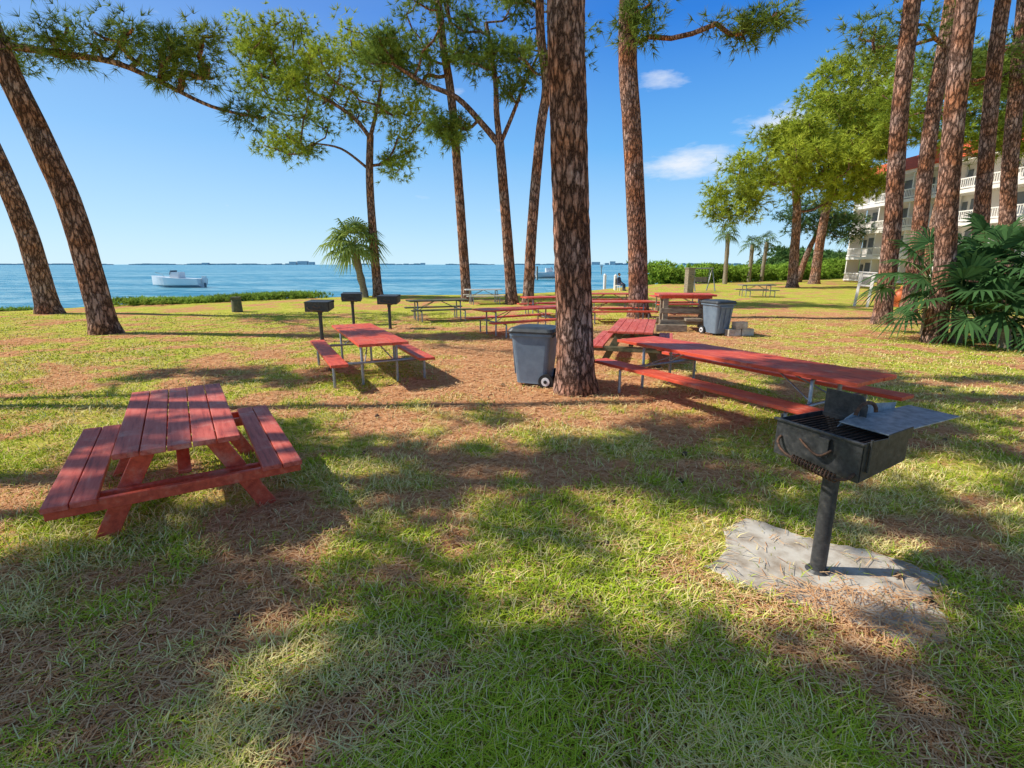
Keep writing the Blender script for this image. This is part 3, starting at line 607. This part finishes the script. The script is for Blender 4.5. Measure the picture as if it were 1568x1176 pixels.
# ---------------------------------------------------------------- grills
def grill(name,c,r,full=False,s=1.0):
    """local: x = length of box, -y = front; post at origin"""
    b=MB(); b.tube([(0,0,-.02),(0,0,.76)],.048,20,0)
    b.tube([(0,0,.02),(0,0,.035)],[.075,.06],16,0)
    b.tube([(0,0,.70),(0,0,.80)],.060,16,0)
    hx=.275 if full else .31; t=.006
    def plate(ps,th,m=0):
        ps=[Vector(p) for p in ps]; nn=(ps[1]-ps[0]).cross(ps[2]-ps[0]).normalized()*th; k=len(ps)
        b.add(ps+[p+nn for p in ps],[tuple(range(k))[::-1],tuple(range(k,2*k))]+[(i,(i+1)%k,(i+1)%k+k,i+k) for i in range(k)],m)
    f0,f1=-.20,.22
    zf,zb,zt=.79,.86,1.03
    plate([(-hx,f0,zf),(hx,f0,zf),(hx,f0+.0,zt),(-hx,f0,zt)],t)
    plate([(-hx,f1,zb),(hx,f1,zb),(hx,f1,zt),(-hx,f1,zt)],t)
    plate([(-hx,f0+.007,zf),(hx,f0+.007,zf),(hx,f1,zb),(-hx,f1,zb)],t)
    for sx in (-1,1):
        x=sx*(hx-.004); plate([(x,f0+.007,zf+.007),(x,f1,zb+.007),(x,f1,zt),(x,f0+.007,zt)],t)
    b.box((0,f0-.012,zt-.004),(2*hx+.03,.024,.012),0)
    for sx in (-1,1): b.tube([(sx*(hx+.012),f0+.05,zf+.06),(sx*(hx+.012),f0+.05,zt+.015)],.008,8,0)
    for i in range(15): b.tube([(-hx+.035*i+.03,f0+.02,zt-.03),(-hx+.035*i+.03,f1-.01,zt-.03)],.005,6,2)
    if full:
        plate([(-.26,f1+.008,zt-.05),(.02,f1+.008,zt-.05),(.02,f1+.008,zt+.10),(-.02,f1+.008,zt+.16),(-.26,f1+.008,zt+.16)],t)
        plate([(-.02,.02,zt+.012),(.275,.02,zt+.012),(.275,.74,zt+.035),(-.02,.74,zt+.035)],.008,1)
        plate([(-.03,.02,zt-.02),(-.03,.60,zt+.0),(-.03,.60,zt+.075),(-.03,.30,zt+.10),(-.03,.10,zt+.03)],.006,1)
        plate([(.272,.02,zt-.05),(.272,.25,zt-.03),(.272,.25,zt+.04),(.272,.02,zt+.02)],.006,0)
        arc=[(.05,.16+.10*math.cos(a),zt+.07+.07*math.sin(a)) for a in [k*math.pi/8 for k in range(9)]]
        b.tube(arc,.012,8,2)
        plate([(.03,f0-.03,zf+.10),(.10,f0-.03,zf+.10),(.10,f0-.03,zt-.03),(.03,f0-.03,zt-.03)],.008)
        plate([(.03,f0-.03,zt-.035),(.10,f0-.03,zt-.035),(.10,f0,zt-.035),(.03,f0,zt-.035)],.006)
    else:
        plate([(-hx-.01,f0-.01,zt+.005),(hx+.01,f0-.01,zt+.005),(hx+.01,f1,zt+.03),(-hx-.01,f1,zt+.03)],.012,0)
        plate([(-hx-.01,f1+.01,zt-.02),(hx+.01,f1+.01,zt-.02),(hx+.01,f1+.01,zt+.05),(-hx-.01,f1+.01,zt+.05)],.01,0)
    h=[(-.23,f0-.01,zf+.13),(-.22,f0-.05,zf+.10),(-.15,f0-.075,zf+.055),(0,f0-.09,zf+.03),(.15,f0-.09,zf+.01),(.24,f0-.06,zf+.02),(.25,f0-.0,zf+.05)]
    b.tube(interp_path(h,.02),.009,8,2)
    co_=[]; A=Vector((-.08,f0-.087,zf+.040)); Bv=Vector((.20,f0-.08,zf+.012))
    for i in range(160):
        q=A.lerp(Bv,i/159); a=i/159*2*math.pi*13; co_.append((q.x,q.y+.023*math.cos(a),q.z+.023*math.sin(a)))
    b.tube(co_,.0055,5,2)
    h2=[(-.10,f0-.01,zf+.15),(-.02,f0-.04,zf+.12),(.06,f0-.05,zf+.10),(.12,f0-.03,zf+.15)]
    b.tube(interp_path(h2,.02),.007,8,2)
    o=b.obj(name,['black','steel','rust'],(c[0],c[1],gz1(*c)),r,.0015); o.scale=(s,s,s); return o
grill('park_grill',(2.04,3.03),math.atan2(-.91,.41),True)
grill('park_grill',(-5.1,13.6),-.05); grill('park_grill',(-5.4,17.4),.15); grill('park_grill',(-3.9,16.3),-.1)
# concrete slab, worn and partly buried
b=MB(); out=[(-.64,-.40),(-.3,-.50),(.1,-.44),(.50,-.47),(.66,-.2),(.57,.15),(.66,.40),(.25,.50),(-.15,.43),(-.55,.50),(-.66,.15),(-.58,-.1)]
pts=interp_path([(a,c,0) for a,c in out]+[(out[0][0],out[0][1],0)],.045)[:-1]; k=len(pts)
pts=[(p.x+random.uniform(-.022,.022),p.y+random.uniform(-.022,.022),0) for p in pts]
b.add([(p[0],p[1],-.06) for p in pts]+[(p[0],p[1],.006) for p in pts]+[(p[0]*.985,p[1]*.985,.014) for p in pts],
  [tuple(range(2*k,3*k))]+[(i,(i+1)%k,(i+1)%k+k,i+k) for i in range(k)]+[(i+k,(i+1)%k+k,(i+1)%k+2*k,i+2*k) for i in range(k)],0)
b.obj('concrete_slab',['conc'],(2.06,3.02,gz1(2.06,3.02)+.004),math.atan2(-.6,.8))

# ---------------------------------------------------------------- small things
b=MB(); b.tube([(0,0,0),(0,0,.5),(0,0,.52)],[.22,.2,.17],12,0); b.box((0,0,.58),(.34,.34,.12),0)
b.obj('concrete_bollard',['green_wood'],(-12,22.4,gz1(-12,22.4)),.2,.01)
b=MB()
for x in (-.26,.26): b.box((x,0,.8),(.11,.11,1.6),0)
b.box((0,-.01,1.25),(.5,.06,.55),0); b.box((0,-.05,1.25),(.34,.02,.36),1); b.box((0,0,1.63),(.75,.16,.05),0)
o=b.obj('white_sign_board',['white','grey_wood'],(16.9,24.9,gz1(16.9,24.9)),-.75,.008); o.rotation_euler[1]=.06
b=MB(); b.box((0,0,.85),(.5,.5,1.7),0); b.box((0,0,1.74),(.62,.62,.08),0); b.box((.1,-.27,1.1),(.25,.06,.35),0)
b.obj('timber_pillar',['timber'],(12.9,37.8,gz1(12.9,37.8)),.2,.02)
b=MB()
for x in (-.9,.9): b.tube([(x,-.5,0),(x,0,1.7),(x,.5,0)],.05,8,0)
b.tube([(-1.0,0,1.7),(1.0,0,1.7)],.05,8,0)
b.box((0,0,.55),(1.3,.4,.05),1); b.box((0,.2,.85),(1.3,.05,.4),1)
for x in (-.6,.6): b.tube([(x,0,.55),(x*1.1,0,1.7)],.012,5,0)
b.obj('bench_swing',['galv','timber'],(14.6,40,gz1(14.6,40)),.3)
for x,y in ((8.4,42.2),(8.0,44.8),(5.2,39.0)):
    b=MB(); b.tube([(0,0,-.8),(0,0,1.1)],.13,10,0); b.tube([(0,0,1.1),(0,0,1.25)],[.15,.02],10,0); b.obj('white_dock_piling',['white'],(x,y,0))
b=MB(); b.sphere((0,0,.45),(.34,.34,.42),0,14,8); b.box((0,0,.1),(.5,.5,.2),0); b.tube([(0,0,.8),(0,0,1.0)],[.12,.05],10,0)
b.obj('orange_bin',['orange'],(19.0,25.2,gz1(19,25.2)),0,.01)
b=MB(); b.tube([(0,0,-2),(0,0,1.6)],.12,8,0); b.box((0,0,1.6),(.9,.1,.8),1); b.obj('channel_marker',['timber','white'],(24,140,0))
# seated person
PX,PY=8.35,40.5
pe=empty('seated_person',(PX,PY,gz1(PX,PY)))
me=D.meshes.new('body'); vv=[(0,0,.48),(0,.02,.72),(0,.03,.98),(0,.02,1.08),(-.19,.03,.96),(-.24,-.04,.7),(-.12,-.28,.58),(.19,.03,.96),(.24,-.04,.7),(.12,-.28,.58),(-.11,-.02,.47),(-.13,-.44,.5),(-.13,-.46,.06),(-.13,-.6,.04),(.11,-.02,.47),(.13,-.44,.5),(.13,-.46,.06),(.13,-.6,.04)]
me.from_pydata(vv,[(0,1),(1,2),(2,3),(2,4),(4,5),(5,6),(2,7),(7,8),(8,9),(0,10),(10,11),(11,12),(12,13),(0,14),(14,15),(15,16),(16,17)],[])
rr=[.16,.15,.15,.06,.065,.05,.035,.065,.05,.035,.1,.075,.05,.04,.1,.075,.05,.04]
po=D.objects.new('body',me); COL.objects.link(po); po.parent=pe
bpy.context.view_layer.objects.active=po
sk=po.modifiers.new('skin','SKIN')
for i,q in enumerate(me.skin_vertices[0].data): q.radius=(rr[i],rr[i]); q.use_root=(i==0)
po.modifiers.new('sub','SUBSURF').levels=1; me.materials.append(M['cloth'])
b=MB(); b.sphere((0,.0,1.22),(.085,.10,.125),0); b.sphere((0,.03,1.26),(.095,.105,.11),1); b.sphere((0,-.10,1.21),(.015,.02,.02),0)
for k in (-1,1): b.sphere((k*.13,-.30,.57),(.04,.06,.03),0)
b.obj('head',['skin','hair'],parent=pe)
pe.rotation_euler=(0,0,.9)
b=MB(); b.box((0,0,.40),(.5,.45,.04),0); b.box((0,.24,.7),(.5,.04,.5),0)
for x in (-.22,.22):
    for y in (-.2,.2): b.box((x,y,.19),(.04,.04,.38),0)
b.obj('lawn_chair',['white'],(PX,PY,gz1(PX,PY)),.9)
# boats
def boat(name,c,r,Ln,cabin=True):
    b=MB(); n=12; rows=[]
    for i in range(n+1):
        t=i/n; x=-Ln/2+Ln*t; wd=1.15*(1-max(0,(t-.45)/.55)**2.2)*(.9+.1*min(1,t*4)); sh=.85+.35*t*t
        rows.append([(x,-wd,sh),(x-.0,-wd*.86,.15),(x,0,-.25+ .25*t**3),(x,wd*.86,.15),(x,wd,sh)])
    vs=[p for q in rows for p in q]; fs=[(i*5+j,(i+1)*5+j,(i+1)*5+j+1,i*5+j+1) for i in range(n) for j in range(4)]
    fs+=[(i*5,i*5+4,(i+1)*5+4,(i+1)*5) for i in range(n)]+[(0,1,2,3,4)]
    b.add(vs,fs,0)
    if cabin:
        b.box((-.1,0,1.25),(1.2,1.0,.7),0); b.box((.35,0,1.55),(.06,1.1,.5),1,Matrix.Rotation(-.35,3,'Y')); b.box((-.4,0,1.1),(.5,1.2,.5),0)
        b.tube([(Ln*.15,-.8,.95),(Ln*.18,-.75,1.3),(Ln*.42,0,1.55),(Ln*.18,.75,1.3),(Ln*.15,.8,.95)],.02,6,2)
    b.box((-Ln/2-.25,0,.75),(.4,.35,.75),0); b.box((-Ln/2-.28,0,.1),(.2,.15,.9),1)
    b.obj(name,['hull','glass','galv'],c,r)
boat('motor_boat',(-39.3,61,-.45),math.radians(176),6.2)
boat('motor_boat',(6.6,92,-.2),.1,4.6)
b=MB()
for x in (-2.4,2.4):
    for y in (-1.6,1.6): b.tube([(x,y,-1.5),(x,y,1.9)],.14,8,0)
b.box((0,-1.6,-.1),(4.8,.2,.2),0); b.box((0,1.6,-.1),(4.8,.2,.2),0); b.obj('boat_lift',['timber'],(6.6,92,-.2),.1)

# ---------------------------------------------------------------- building
be=empty('apartment_building',(40.5,20,0))
def bb(name,c,s,mat,tp=1): 
    b=MB(); b.box(c,s,0,taper=tp); return b.obj(name,[mat],parent=be)
FL=2.85; Lb=44
bb('walls',(8,Lb/2,FL*2),(12,Lb,FL*4),'white')
b=MB()
for f in range(4):
    for k in range(10):
        y=2.2+k*4.4; b.box((1.97,y,f*FL+1.2),(.10,2.2,2.0),0); b.box((1.96,y+1.75,f*FL+1.5),(.09,.5,1.0),0)
b.obj('windows',['glass'],parent=be)
b=MB()
for f in range(1,5): b.box((1.1,Lb/2,f*FL-.12),(1.78,Lb,.32),0)
for k in range(11): b.box((1.1,k*4.4*.998+.05,FL*2-.16),(1.5,.16,FL*4-.4),0)
for f in range(4):
    b.box((.26,Lb/2,f*FL+.98),(.07,Lb,.10),0); b.box((.26,Lb/2,f*FL+.2),(.06,Lb,.14),0)
    for i in range(int(Lb/.22)): b.box((.26,.1+i*.22,f*FL+.6),(.03,.07,.68),0)
b.obj('balconies',['white'],parent=be)
b=MB(); b.add([(-.1,-.4,FL*4+.05),(15,-.4,FL*4+.05),(15,Lb+.4,FL*4+.05),(-.1,Lb+.4,FL*4+.05),(.7,.8,FL*4+1.4),(13.5,.8,FL*4+1.4),(13.5,Lb-.8,FL*4+1.4),(.7,Lb-.8,FL*4+1.4)],[(3,2,1,0),(4,5,6,7),(0,1,5,4),(1,2,6,5),(2,3,7,6),(3,0,4,7)],0)
for k in (8,20,32):
    b.add([(-.2,k-2,FL*4+.1),(-.2,k+2,FL*4+.1),(-.2,k,FL*4+2.0),(5,k-2,FL*4+.1),(5,k+2,FL*4+.1),(5,k,FL*4+2.0)],[(0,1,2),(5,4,3),(0,2,5,3),(2,1,4,5),(1,0,3,4)],0)
b.obj('roof',['roof'],parent=be)
